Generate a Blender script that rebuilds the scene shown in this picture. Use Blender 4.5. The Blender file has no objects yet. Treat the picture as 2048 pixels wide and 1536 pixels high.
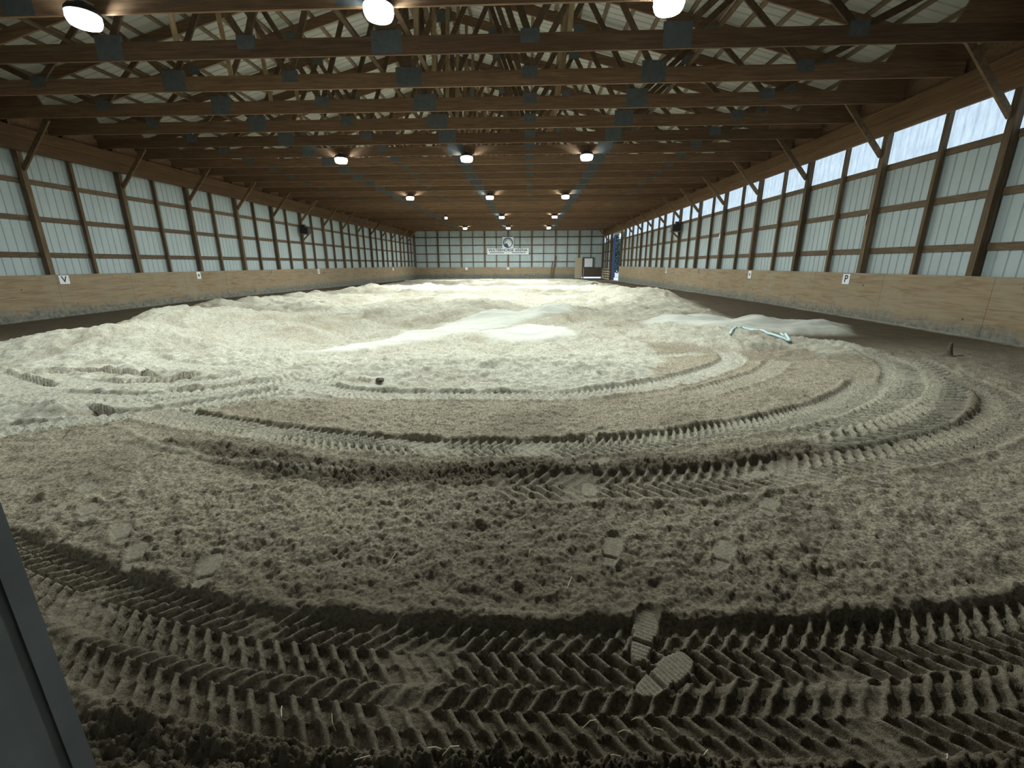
import bpy, bmesh, math, random
import numpy as np
from mathutils import Vector, Matrix

random.seed(7)
PI = math.pi
SC = bpy.context.scene
COL = SC.collection

# ------------------------------------------------------------------ camera
cam_data = bpy.data.cameras.new('camera')
cam_data.sensor_fit = 'HORIZONTAL'
cam_data.sensor_width = 36.0
cam_data.lens = 860.65 * 36.0 / 2048.0
cam_data.clip_start = 0.02
cam_data.clip_end = 500
cam = bpy.data.objects.new('camera', cam_data)
COL.objects.link(cam)
cam.matrix_world = (Matrix.Translation((0, 0, 1.45)) @ Matrix.Rotation(0.0401, 4, 'Z')
                    @ Matrix.Rotation(PI / 2 - 0.2726, 4, 'X') @ Matrix.Rotation(-0.0034, 4, 'Z'))
SC.camera = cam

# ------------------------------------------------------------------ light and exposure
SC.view_settings.view_transform = 'Standard'
SC.view_settings.look = 'None'
SC.view_settings.gamma = 1
SC.view_settings.use_curve_mapping = False
SC.view_settings.exposure = 0.0
LAMP_W = 1640.0         # radiance of a lamp lens
SKY = 1.7
world = bpy.data.worlds.new('overcast_sky')
SC.world = world
world.use_nodes = True
wn = world.node_tree
wn.nodes['Background'].inputs['Color'].default_value = (0.72, 0.84, 1.0, 1)
wn.nodes['Background'].inputs['Strength'].default_value = SKY
SC.cycles.max_bounces = 8
SC.cycles.diffuse_bounces = 5
SC.cycles.sample_clamp_indirect = 6.0
SC.cycles.use_denoising = True
SC.cycles.use_light_tree = True

# ------------------------------------------------------------------ measures
XL, XR, CX = -14.04, 8.80, -2.62       # inner faces of the side walls, centre line
YF = 54.4                              # far wall
KT = 1.18                              # top of the kickboards
HB, HT = 4.475, 5.10                   # header beams
CB = 5.12                              # underside of the truss bottom chords
SL = 0.265                             # roof slope
SP = 3.022                             # bay
YN = 0.30                              # near wall

ORD = ['first','second','third','fourth','fifth','sixth','seventh','eighth','ninth','tenth','eleventh','twelfth',
       'thirteenth','fourteenth','fifteenth','sixteenth','seventeenth','eighteenth','nineteenth','twentieth',
       'twenty-first','twenty-second','twenty-third','twenty-fourth','twenty-fifth','twenty-sixth','twenty-seventh',
       'twenty-eighth','twenty-ninth','thirtieth','thirty-first','thirty-second','thirty-third']

# ------------------------------------------------------------------ helpers
class MB:
    """collects shapes and links them as ONE mesh object"""
    def __init__(self): self.v = []; self.f = []
    def hexa(self, pts):
        n = len(self.v); self.v += [tuple(p) for p in pts]
        self.f += [(n+a, n+b, n+c, n+d) for a, b, c, d in
                   ((0,3,2,1),(4,5,6,7),(0,1,5,4),(1,2,6,5),(2,3,7,6),(3,0,4,7))]
        return self
    def box(self, x0, x1, y0, y1, z0, z1):
        return self.hexa([(x0,y0,z0),(x1,y0,z0),(x1,y1,z0),(x0,y1,z0),(x0,y0,z1),(x1,y0,z1),(x1,y1,z1),(x0,y1,z1)])
    def bar(self, a, b, w, t, up=(0, 1, 0)):
        """board from a to b, thickness t along up, width w across"""
        a = Vector(a); b = Vector(b); d = (b-a).normalized(); u = Vector(up)
        s = d.cross(u).normalized(); u = s.cross(d).normalized()
        s *= w/2; u *= t/2
        return self.hexa([a-s-u, a+s-u, a+s+u, a-s+u, b-s-u, b+s-u, b+s+u, b-s+u])
    def tube(self, pts, r, n=8):
        pts = [Vector(p) for p in pts]; base = len(self.v)
        for i, p in enumerate(pts):
            d = (pts[min(i+1, len(pts)-1)] - pts[max(i-1, 0)]).normalized()
            ref = Vector((0, 0, 1)) if abs(d.z) < .9 else Vector((1, 0, 0))
            s = d.cross(ref).normalized(); u = s.cross(d)
            rr = r[i] if isinstance(r, (list, tuple)) else r
            for k in range(n):
                a = 2*PI*k/n; self.v.append(tuple(p + s*math.cos(a)*rr + u*math.sin(a)*rr))
        for i in range(len(pts)-1):
            for k in range(n):
                k2 = (k+1) % n
                self.f.append((base+i*n+k, base+i*n+k2, base+(i+1)*n+k2, base+(i+1)*n+k))
        self.f.append(tuple(base+k for k in reversed(range(n))))
        self.f.append(tuple(base+(len(pts)-1)*n+k for k in range(n)))
        return self
    def lathe(self, prof, n=24, c=(0, 0, 0)):
        base = len(self.v)
        for r, z in prof:
            for k in range(n):
                a = 2*PI*k/n; self.v.append((c[0]+r*math.cos(a), c[1]+r*math.sin(a), c[2]+z))
        for i in range(len(prof)-1):
            for k in range(n):
                k2 = (k+1) % n
                self.f.append((base+i*n+k, base+i*n+k2, base+(i+1)*n+k2, base+(i+1)*n+k))
        return self
    def prism_xz(self, poly, y0, y1):
        """polygon in x,z extruded along y"""
        n = len(self.v); m = len(poly)
        self.v += [(x, y0, z) for x, z in poly] + [(x, y1, z) for x, z in poly]
        self.f.append(tuple(n+i for i in range(m))); self.f.append(tuple(n+m+i for i in reversed(range(m))))
        for i in range(m):
            j = (i+1) % m; self.f.append((n+j, n+i, n+m+i, n+m+j))
        return self
    def build(self, name, mat, parent=None, bevel=0, smooth=False):
        me = bpy.data.meshes.new(name); me.from_pydata(self.v, [], self.f); me.validate(); me.update()
        me.materials.append(mat)
        if smooth: me.polygons.foreach_set('use_smooth', [True]*len(me.polygons))
        o = bpy.data.objects.new(name, me); COL.objects.link(o)
        if parent: o.parent = parent
        if bevel:
            b = o.modifiers.new('bevel', 'BEVEL'); b.width = bevel; b.segments = 1; b.limit_method = 'ANGLE'
        return o

def tag(o, label, cat, group=None, kind=None):
    o['label'] = label; o['category'] = cat
    if group: o['group'] = group
    if kind: o['kind'] = kind
    return o
def struct(o): o['kind'] = 'structure'; return o
def empty(name, loc=(0, 0, 0), rz=0):
    o = bpy.data.objects.new(name, None); o.empty_display_size = .1; COL.objects.link(o)
    o.location = loc; o.rotation_euler.z = rz; return o
def copy_tree(o, parent=None):
    c = o.copy(); COL.objects.link(c)
    if parent: c.parent = parent
    for ch in list(o.children): copy_tree(ch, c)
    return c

# ------------------------------------------------------------------ materials
def new_mat(name):
    m = bpy.data.materials.new(name); m.use_nodes = True
    nt = m.node_tree; b = nt.nodes['Principled BSDF']; return m, nt, b
def node(nt, t, **kw):
    n = nt.nodes.new(t)
    for k, v in kw.items():
        if k in n.inputs: n.inputs[k].default_value = v
        else: setattr(n, k, v)
    return n
def ramp(nt, fac, stops):
    r = nt.nodes.new('ShaderNodeValToRGB'); nt.links.new(fac, r.inputs[0])
    e = r.color_ramp.elements
    while len(e) < len(stops): e.new(.5)
    for i, (p, c) in enumerate(stops):
        e[i].position = p; e[i].color = (c[0], c[1], c[2], 1) if len(c) == 3 else c
    return r.outputs[0]
def mixc(nt, fac, a, b):
    m = nt.nodes.new('ShaderNodeMix'); m.data_type = 'RGBA'
    for k, v in ((0, fac), (6, a), (7, b)):
        if hasattr(v, 'links'): nt.links.new(v, m.inputs[k])
        else: m.inputs[k].default_value = v if k == 0 else (v[0], v[1], v[2], 1)
    return m.outputs[2]
def coords(nt, scale=(1, 1, 1), obj=False):
    if obj:
        tc = nt.nodes.new('ShaderNodeTexCoord'); src = tc.outputs['Object']
    else:
        g = nt.nodes.new('ShaderNodeNewGeometry'); src = g.outputs['Position']
    mp = nt.nodes.new('ShaderNodeMapping'); mp.inputs['Scale'].default_value = scale
    nt.links.new(src, mp.inputs[0]); return mp.outputs[0]
def noise(nt, vec, scale, detail=4, rough=.6, dist=0):
    n = node(nt, 'ShaderNodeTexNoise'); n.inputs['Scale'].default_value = scale
    n.inputs['Detail'].default_value = detail; n.inputs['Roughness'].default_value = rough
    n.inputs['Distortion'].default_value = dist
    nt.links.new(vec, n.inputs['Vector']); return n.outputs['Fac']
def bump(nt, b, h, strength=.3, dist=.01):
    n = nt.nodes.new('ShaderNodeBump'); n.inputs['Strength'].default_value = strength
    n.inputs['Distance'].default_value = dist
    nt.links.new(h, n.inputs['Height']); nt.links.new(n.outputs[0], b.inputs['Normal'])

def wood(name, c0, c1, c2, axis_scale, rough=.75, obj=False, per_object=.25):
    m, nt, b = new_mat(name)
    v = coords(nt, axis_scale, obj)
    n1 = noise(nt, v, 3.0, 5, .65, .6)
    col = ramp(nt, n1, [(.28, c0), (.5, c1), (.74, c2)])
    oi = nt.nodes.new('ShaderNodeObjectInfo')
    hsv = nt.nodes.new('ShaderNodeHueSaturation')
    mr = nt.nodes.new('ShaderNodeMapRange'); mr.inputs[3].default_value = 1-per_object; mr.inputs[4].default_value = 1+per_object
    nt.links.new(oi.outputs['Random'], mr.inputs[0]); nt.links.new(mr.outputs[0], hsv.inputs['Value'])
    nt.links.new(col, hsv.inputs['Color']); nt.links.new(hsv.outputs[0], b.inputs['Base Color'])
    b.inputs['Roughness'].default_value = rough
    b.inputs['Specular IOR Level'].default_value = .25
    bump(nt, b, n1, .25, .004)
    return m
def plain(name, c, rough=.6, metal=0, var=.12, scale=6):
    m, nt, b = new_mat(name)
    n1 = noise(nt, coords(nt), scale, 4)
    nt.links.new(ramp(nt, n1, [(.3, [x*(1-var) for x in c]), (.7, [min(1, x*(1+var)) for x in c])]), b.inputs['Base Color'])
    b.inputs['Roughness'].default_value = rough; b.inputs['Metallic'].default_value = metal
    return m

M = {}
M['chord'] = wood('chord_wood', (.115,.070,.043), (.185,.113,.067), (.26,.166,.10), (.5, 6, 9))
M['web'] = wood('web_wood', (.07,.045,.028), (.115,.075,.045), (.16,.11,.07), (3, 3, 3))
M['webtan'] = wood('pale_web_wood', (.22,.15,.08), (.32,.23,.13), (.40,.30,.18), (4, 4, 1))
M['header'] = wood('header_wood', (.075,.043,.022), (.13,.075,.038), (.19,.115,.06), (8, .35, 9))
M['post'] = wood('post_wood', (.07,.048,.028), (.125,.085,.05), (.20,.14,.085), (9, 9, .6))
M['girt'] = wood('girt_wood', (.08,.055,.032), (.13,.09,.055), (.19,.135,.085), (2, .8, 9))
M['brace'] = wood('brace_wood', (.12,.075,.042), (.19,.125,.07), (.27,.185,.11), (3, 3, 3))
M['purlin'] = wood('purlin_wood', (.09,.065,.042), (.15,.11,.075), (.22,.165,.11), (9, .5, 9))
M['plate'] = plain('galvanised_plate', (.11, .125, .13), .6, .1, .2, 9)
M['black'] = plain('black_plastic', (.012, .012, .014), .5)
M['steel'] = plain('grey_steel', (.27, .29, .30), .6, .0, .15, 12)
M['white'] = plain('white_board', (.80, .82, .84), .55, 0, .04)
M['navy'] = plain('navy_paint', (.02, .03, .10), .5)
M['ink'] = plain('dark_ink', (.03, .035, .05), .6)
M['bluegrey'] = plain('blue_grey_paint', (.30, .36, .46), .6)
M['roof'] = None

def sheet_mat(name, c, dirt=.12):
    m, nt, b = new_mat(name)
    v = coords(nt, (1, 1, .35)); n1 = noise(nt, v, 2.2, 5, .6)
    n2 = noise(nt, coords(nt, (1, 1, 1)), 40, 2)
    c1 = ramp(nt, n1, [(.3, [x*(1-dirt) for x in c]), (.65, c)])
    c2 = mixc(nt, .12, c1, ramp(nt, n2, [(.35, (.25,.24,.2)), (.6, c)]))
    nt.links.new(c2, b.inputs['Base Color']); b.inputs['Roughness'].default_value = .55
    b.inputs['Specular IOR Level'].default_value = .3
    return m
M['sheet'] = sheet_mat('white_sheet_metal', (.46, .53, .54))
M['roof'] = sheet_mat('pale_roof_sheet', (.46, .46, .41), .15)

# translucent top panels of the right wall
m, nt, b = new_mat('translucent_panel'); nt.nodes.remove(b)
tr = nt.nodes.new('ShaderNodeBsdfTranslucent'); df = nt.nodes.new('ShaderNodeBsdfDiffuse'); mx = nt.nodes.new('ShaderNodeMixShader')
v = coords(nt, (1, 1, .3)); n1 = noise(nt, v, 9, 5, .65)
c = ramp(nt, n1, [(.3, (.56,.64,.66)), (.62, (.84,.89,.89))])
nt.links.new(c, tr.inputs[0]); df.inputs[0].default_value = (.7, .75, .75, 1); mx.inputs[0].default_value = .25
nt.links.new(tr.outputs[0], mx.inputs[1]); nt.links.new(df.outputs[0], mx.inputs[2])
nt.links.new(mx.outputs[0], nt.nodes['Material Output'].inputs[0]); M['trans'] = m

# plywood kickboards: grain, knots, grey mud splashed on the lowest part
def ply_mat(name, grain, knots=True):
    m, nt, b = new_mat(name)
    v = coords(nt, grain)
    n1 = noise(nt, v, 2.0, 6, .6, 1.2)
    col = ramp(nt, n1, [(.30, (.21,.14,.08)), (.48, (.30,.22,.135)), (.62, (.35,.265,.17)), (.8, (.27,.185,.105))])
    n2 = noise(nt, coords(nt), 1.1, 4)
    col = mixc(nt, ramp(nt, n2, [(.40, (0,0,0)), (.70, (.55,.55,.55))]), col, (.33,.285,.20))
    g = nt.nodes.new('ShaderNodeNewGeometry'); sx = nt.nodes.new('ShaderNodeSeparateXYZ')
    nt.links.new(g.outputs['Position'], sx.inputs[0])
    n3 = noise(nt, coords(nt, (1, 1, .6)), 2.6, 5, .6)
    ma = nt.nodes.new('ShaderNodeMath'); ma.operation = 'MULTIPLY_ADD'; ma.inputs[1].default_value = .5
    nt.links.new(n3, ma.inputs[0]); nt.links.new(sx.outputs[2], ma.inputs[2])
    mud = ramp(nt, ma.outputs[0], [(.32, (1,1,1)), (.60, (0,0,0))])
    n5 = noise(nt, coords(nt), 9, 4)
    mudc = ramp(nt, n5, [(.35, (.12,.12,.105)), (.6, (.22,.21,.175)), (.75, (.34,.32,.26))])
    col = mixc(nt, mud, col, mudc)
    if knots:
        vo = nt.nodes.new('ShaderNodeTexVoronoi'); vo.inputs['Scale'].default_value = 2.4
        vo.inputs['Randomness'].default_value = 1
        nt.links.new(coords(nt), vo.inputs['Vector'])
        kn = ramp(nt, vo.outputs['Distance'], [(.03, (1,1,1)), (.075, (0,0,0))])
        col = mixc(nt, kn, col, (.10,.06,.03))
    nt.links.new(col, b.inputs['Base Color']); b.inputs['Roughness'].default_value = .8
    b.inputs['Specular IOR Level'].default_value = .2
    bump(nt, b, n1, .15, .003)
    return m
M['ply'] = ply_mat('kickboard_plywood', (3, .55, 5.5))
M['plyfar'] = ply_mat('end_kickboard_plywood', (.55, 3, 5.5))
M['plank'] = wood('pale_plank', (.30,.24,.16), (.40,.33,.23), (.48,.41,.30), (1, 1, 8))
M['darkplank'] = wood('dark_plank', (.07,.05,.04), (.11,.08,.06), (.15,.11,.085), (1, 1, 9))

# lamp lens
m, nt, b = new_mat('lamp_lens')
b.inputs['Base Color'].default_value = (1, 1, 1, 1)
b.inputs['Emission Color'].default_value = (.90, 1.0, .97, 1)
b.inputs['Emission Strength'].default_value = LAMP_W; M['lens'] = m
m = m.copy(); m.name = 'near_row_dimmed_lens'; m.node_tree.nodes['Principled BSDF'].inputs['Emission Strength'].default_value = LAMP_W*.52; M['lens1'] = m  # same lamp, emission lowered so the near end comes out darker
m = m.copy(); m.name = 'second_row_dimmed_lens'; m.node_tree.nodes['Principled BSDF'].inputs['Emission Strength'].default_value = LAMP_W*.68; M['lens2'] = m  # same lamp, emission lowered less, for the second row
m, nt, b = new_mat('lamp_bowl')
b.inputs['Base Color'].default_value = (1, 1, 1, 1)
b.inputs['Emission Color'].default_value = (.92, 1.0, .98, 1)
b.inputs['Emission Strength'].default_value = 9; M['bowl'] = m
m, nt, b = new_mat('dim_lamp_lens')
b.inputs['Emission Color'].default_value = (1, 1, .95, 1)
b.inputs['Emission Strength'].default_value = 14; M['dimlens'] = m

# arena footing: brown soil, pale sand where the attribute says sand
m, nt, b = new_mat('arena_footing')
at = nt.nodes.new('ShaderNodeAttribute'); at.attribute_name = 'sand'
at2 = nt.nodes.new('ShaderNodeAttribute'); at2.attribute_name = 'packed'
v = coords(nt)
nA = noise(nt, v, 3.0, 6, .65); nB = noise(nt, v, 60, 4, .7); nC = noise(nt, v, 260, 2, .7)
at3 = nt.nodes.new('ShaderNodeAttribute'); at3.attribute_name = 'dry'  # soil dryness, with the painted foreground shade in it
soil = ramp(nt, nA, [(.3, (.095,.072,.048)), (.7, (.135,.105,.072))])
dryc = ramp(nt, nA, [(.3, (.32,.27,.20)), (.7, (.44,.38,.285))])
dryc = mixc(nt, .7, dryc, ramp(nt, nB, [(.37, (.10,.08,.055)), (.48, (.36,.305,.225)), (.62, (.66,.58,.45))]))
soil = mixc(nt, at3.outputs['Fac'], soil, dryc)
sand = ramp(nt, nA, [(.3, (.54,.505,.405)), (.7, (.70,.675,.565))])
nD = noise(nt, v, 17, 5, .7)
sand = mixc(nt, .55, sand, ramp(nt, nD, [(.39, (.16,.14,.10)), (.47, (.50,.47,.37)), (.62, (.80,.78,.68))]))
sand = mixc(nt, .40, sand, ramp(nt, nB, [(.36, (.20,.17,.12)), (.48, (.54,.51,.41)), (.62, (.80,.78,.69))]))
col = mixc(nt, at.outputs['Fac'], soil, sand)
at4 = nt.nodes.new('ShaderNodeAttribute'); at4.attribute_name = 'slick'
nE = noise(nt, coords(nt, (.35, 2.2, 1)), 2.2, 5, .6)
col = mixc(nt, at4.outputs['Fac'], col, ramp(nt, nE, [(.3, (.50,.50,.45)), (.55, (.70,.69,.61)), (.7, (.80,.79,.71))]))
col = mixc(nt, at2.outputs['Fac'], col, (.50,.455,.35))
nt.links.new(col, b.inputs['Base Color']); b.inputs['Roughness'].default_value = .95
b.inputs['Specular IOR Level'].default_value = .08
ad = nt.nodes.new('ShaderNodeMath'); ad.operation = 'ADD'; nt.links.new(nB, ad.inputs[0]); nt.links.new(nC, ad.inputs[1])
bump(nt, b, ad.outputs[0], .75, .012)
M['ground'] = m
M['snow'] = plain('snow', (.85, .88, .92), .8)
M['hose'] = plain('pale_blue_hose', (.50, .68, .72), .45, 0, .06)
M['straw'] = plain('straw', (.66, .60, .42), .7)
M['foliage'] = plain('winter_foliage', (.05, .09, .08), .9, 0, .5, 3)
M['bark'] = plain('bark', (.08, .065, .055), .9)
# ------------------------------------------------------------------ the footing: one height field
def hsh(ix, iy, seed):
    n = (ix.astype(np.int64)*374761393 + iy.astype(np.int64)*668265263 + seed*1442695041) & 0xffffffff
    n = ((n ^ (n >> 13)) * 1274126177) & 0xffffffff
    n = n ^ (n >> 16)
    return (n & 0xffff) / 65535.0
def vn(x, y, seed=0):
    ix = np.floor(x); iy = np.floor(y); fx = x-ix; fy = y-iy
    fx = fx*fx*(3-2*fx); fy = fy*fy*(3-2*fy)
    a = hsh(ix, iy, seed); b_ = hsh(ix+1, iy, seed); c_ = hsh(ix, iy+1, seed); d_ = hsh(ix+1, iy+1, seed)
    return (a*(1-fx)+b_*fx)*(1-fy) + (c_*(1-fx)+d_*fx)*fy - .5
def fbm(x, y, s, octv=4, seed=0, g=.5):
    r = 0; a = 1
    for o in range(octv):
        r = r + a*vn(x*s, y*s, seed+o*17); s *= 2.03; a *= g
    return r
def cells(x, y, s, seed, jit=1.0):
    """distance to nearest random point and that point's random number"""
    x = x*s; y = y*s; ix = np.floor(x); iy = np.floor(y)
    best = np.full(x.shape, 9.0); rnd = np.zeros(x.shape)
    for dx in (-1, 0, 1):
        for dy in (-1, 0, 1):
            px = ix+dx+.5+(hsh(ix+dx, iy+dy, seed)-.5)*jit; py = iy+dy+.5+(hsh(ix+dx, iy+dy, seed+5)-.5)*jit
            d = np.hypot(px-x, py-y); m_ = d < best
            best = np.where(m_, d, best); rnd = np.where(m_, hsh(ix+dx, iy+dy, seed+9), rnd)
    return best, rnd
def sst(a, b, x):
    t = np.clip((x-a)/(b-a), 0, 1); return t*t*(3-2*t)
def spline(P, n=10):
    P = np.array(P, float); Q = np.vstack([2*P[0]-P[1], P, 2*P[-1]-P[-2]]); out = []
    for i in range(1, len(Q)-2):
        for k in range(n):
            t = k/n; a, b_, c_, d_ = Q[i-1], Q[i], Q[i+1], Q[i+2]
            out.append(.5*((2*b_)+(c_-a)*t+(2*a-5*b_+4*c_-d_)*t*t+(3*b_-a-3*c_+d_)*t**3))
    out.append(P[-1]); return np.array(out)
def curve_st(X, Y, P, reach):
    """for the vertices within reach: index, arc length s, signed offset t"""
    C = spline(P)
    lo = C.min(0)-reach; hi = C.max(0)+reach
    idx = np.nonzero((X > lo[0]) & (X < hi[0]) & (Y > lo[1]) & (Y < hi[1]))[0]
    x = X[idx]; y = Y[idx]; best = np.full(len(idx), 1e9); S = np.zeros(len(idx)); T = np.zeros(len(idx)); s0 = 0
    for a, b_ in zip(C[:-1], C[1:]):
        d = b_-a; L = math.hypot(*d)
        if L < 1e-6: continue
        sel = np.nonzero((abs(x-(a[0]+b_[0])/2) < reach+L) & (abs(y-(a[1]+b_[1])/2) < reach+L))[0]
        if len(sel):
            ux, uy = d/L; rx = x[sel]-a[0]; ry = y[sel]-a[1]
            q = np.clip(rx*ux+ry*uy, 0, L); t = rx*uy-ry*ux
            dist = np.hypot(rx-q*ux, ry-q*uy); m_ = dist < best[sel]
            k = sel[m_]; best[k] = dist[m_]; S[k] = s0+q[m_]; T[k] = np.sign(t[m_])*dist[m_]
        s0 += L
    ok = best < reach
    return idx[ok], S[ok], T[ok], s0
def polysd(X, Y, P, reach=1.5):
    """signed distance to a polygon, positive inside"""
    P = np.array(P, float); n = len(P)
    inside = np.zeros(X.shape, bool); dist = np.full(X.shape, 1e9)
    for i in range(n):
        a = P[i]; b_ = P[(i+1) % n]
        c_ = ((a[1] > Y) != (b_[1] > Y)) & (X < (b_[0]-a[0])*(Y-a[1])/(b_[1]-a[1]+1e-12)+a[0])
        inside ^= c_
        d = b_-a; L2 = d@d
        q = np.clip(((X-a[0])*d[0]+(Y-a[1])*d[1])/L2, 0, 1)
        dist = np.minimum(dist, np.hypot(X-a[0]-q*d[0], Y-a[1]-q*d[1]))
    return np.where(inside, dist, -dist)

TR = {
    'T1': [[-4.16,4.04],[-3.48,3.87],[-2.85,3.68],[-2.27,3.52],[-1.52,3.34],[-0.85,3.25],[-0.23,3.25],[0.39,3.3],[1.04,3.44],[1.78,3.71],[2.68,4.12],[3.58,4.73],[4.4,5.5]],
    'T1b': [[2.16,3.68],[2.84,3.99],[3.78,4.55],[4.68,5.39],[5.37,6.37],[5.65,7.34]],
    'T1c': [[2.21,3.33],[2.88,3.59],[3.69,4.01],[4.6,4.76],[5.46,5.79],[6.04,7.03]],
    'T3': [[-0.36,2.59],[0.15,2.63],[0.66,2.66],[1.19,2.73],[1.77,2.88],[2.42,3.06],[3.18,3.31],[3.95,3.67],[4.69,4.18],[5.14,4.68],[5.47,5.29],[5.68,5.93]],
    'T4a': [[-3.17,1.98],[-2.54,1.75],[-1.99,1.57],[-1.39,1.42],[-0.93,1.36],[-0.51,1.34],[-0.11,1.34],[0.29,1.35],[0.69,1.38],[1.1,1.4],[1.52,1.44],[2.1,1.54],[2.7,1.69]],
    'T4b': [[-2.54,1.54],[-2.04,1.39],[-1.59,1.27],[-1.11,1.17],[-0.72,1.13],[-0.35,1.11],[-0.0,1.11],[0.34,1.11],[0.68,1.12],[1.02,1.13],[1.36,1.15],[1.74,1.2],[2.32,1.33]],
    'T2': [[-3.24,5.29],[-2.09,4.76],[-1.19,4.69],[-0.33,4.71],[0.54,4.77],[1.5,5.18],[2.32,5.76],[3.16,6.66],[3.34,7.56]],
    'T2c': [[1.84,4.77],[2.5,5.26],[3.24,5.86],[3.93,6.75]],
    'T5': [[-5.11,3.41],[-4.8,3.47],[-4.51,3.63],[-4.19,3.8],[-3.74,4.05],[-3.44,4.29],[-3.1,4.63],[-2.73,5.07],[-2.27,5.53]],
    'T6': [[-6.22,4.24],[-5.91,4.36],[-5.49,4.51],[-4.55,4.46],[-3.87,4.71],[-3.23,5.17],[-2.97,6.0]],
    'T7': [[-8.05,5.72],[-6.27,4.86],[-5.17,4.38],[-4.37,4.15]],
    'T8': [[-6.22,5.16],[-5.02,4.96],[-4.2,5.15],[-3.75,5.68],[-3.54,6.68],[-3.58,7.31]],
    'T9': [[-6.32,6.62],[-4.81,5.96],[-4.13,6.3],[-3.85,7.31]],
    'T10': [[-6.75,11.46],[-6.03,12.91],[-4.79,13.78]],
    'T11': [[1.82,6.85],[2.39,7.02],[3.03,7.2]],
}
SCP = {
    'a': [[-6.91,5.51],[-6.67,5.69],[-6.15,5.77],[-4.97,5.51]],
    'b': [[-7.12,5.45],[-6.35,5.16],[-5.68,5.03],[-5.02,5.32],[-4.39,5.58]],
    'c': [[-4.4,4.76],[-3.89,4.99],[-3.34,5.24]],
    'd': [[-4.89,3.93],[-4.83,4.12],[-4.56,4.12],[-4.12,3.95]],
    'e': [[-0.1,4.98],[0.44,5.04]],
    'f': [[-0.83,5.62],[-0.57,5.79],[-0.35,5.98]],
    'g': [[1.54,5.33],[2.15,5.64],[2.64,6.05],[3.08,6.66]],
    'h': [[-2.5,5.42],[-2.26,5.32],[-1.9,5.14]],
    'i': [[-3.78,4.16],[-3.61,4.37],[-3.32,4.53]],
}
RG = {
    'l': [[-3.89,3.65],[-2.99,3.16],[-2.19,2.91],[-1.6,2.81],[-1.1,2.77]],
    'r': [[3.29,3.68],[3.96,4.16],[4.6,4.67],[5.78,5.79],[6.43,6.56]],
}
PO = {
    'clod': [[-3.12,3.31],[-2.06,2.83],[-1.24,2.67],[-0.36,2.66],[0.5,2.69],[1.24,2.86],[2.05,3.05],[3.11,3.46],[4.32,4.1],[5.11,4.87],[5.38,5.53],[4.05,4.16],[3.02,3.62],[2.21,3.33],[1.33,3.11],[0.54,3.0],[-0.58,2.88],[-1.33,2.89],[-2.26,3.14]],
    'clod2': [[-1.51,1.1],[-1.08,1.08],[-0.57,1.03],[-0.08,1.03],[0.56,1.05],[1.15,1.02],[1.81,1.07],[1.47,0.8],[-1.74,0.68]],
    'S1': [[-4.0,7.08],[-3.14,7.32],[-2.4,7.82],[-1.0,8.69],[0.26,10.14],[1.11,11.05],[1.03,12.47],[-0.79,11.75],[-2.37,9.7],[-2.95,8.35]],
    'S2': [[-0.53,7.76],[0.85,7.89],[0.76,9.05],[-1.07,8.39]],
    'S3': [[2.5,9.79],[3.53,8.97],[6.58,9.03],[7.62,10.69],[5.58,11.12],[3.7,11.09]],
    'B1': [[-3.28,4.23],[-2.54,4.46],[-1.14,4.46],[0.78,4.52],[1.99,5.02],[2.93,6.0],[3.82,7.48],[4.84,7.5],[3.95,5.25],[2.92,4.53],[1.11,3.74],[-0.25,3.47],[-1.62,3.59],[-2.61,3.85]],
    'B2': [[1.73,5.55],[2.61,6.14],[3.21,7.04],[2.96,7.93],[2.05,7.91],[2.25,6.82],[1.71,5.97]],
    'S0': [[-8.04,2.95],[-4.8,3.47],[-4.27,3.64],[-3.39,4.22],[-2.58,4.55],[-1.13,4.45],[0.79,4.56],[1.63,5.43],[2.19,6.64],[2.14,7.92],[3.39,7.47],[4.24,6.76],[5.85,7.18],[5.77,7.99],[5.21,8.41],[4.49,8.86],[6.57,9.15],[7.26,10.51],[5.2,10.83],[5.5,13.43],[5.9,18.11],[6.2,26.57],[6.0,44.0],[5.0,53.6],[-13.6,53.6],[-11.8,38.87],[-10.5,22.0],[-10.12,18.95],[-10.27,15.08],[-9.91,10.89],[-9.45,8.53],[-9.41,7.18],[-11.07,4.21]],
}
MO = [(-7.12,7.72,0.22,1.2,0.9),(-7.08,9.25,0.25,1.6,1.0),(-5.63,9.49,0.2,1.2,0.7),(-8.05,7.21,0.18,1.4,0.7),(0.02,11.04,0.22,1.6,1.0),(-1.52,13.36,0.25,1.5,1.2),(-10.33,14.37,0.16,1.6,1.2),(-10.37,12.87,0.16,1.2,0.9),(4.44,16.93,0.25,2,2),(0.82,11.55,0.22,1,0.8),(-0.42,6.07,0.12,0.8,0.5),(-1.73,6.03,0.12,0.8,0.5),(0.89,6.1,0.1,0.7,0.5),(-10.56,18.14,0.2,2,2),(-4.85,4.18,0.09,0.35,0.15),(-3.78,14.93,0.2,1.5,1.2)]
FP = [(-3.39,2.63,80),(-2.96,2.48,20),(-2.88,2.24,75),(-2.69,2.23,15),(-2.27,2.01,10),(-2.03,1.84,30),(-1.58,1.74,35),(0.41,2.55,-15),(0.52,3.0,60),(1.59,2.83,60),(1.49,2.43,5),(0.44,1.96,8),(1.01,1.95,4),(0.87,4.13,70),(0.61,3.59,70),(0.48,1.44,10),(0.51,1.26,60)]
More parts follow.
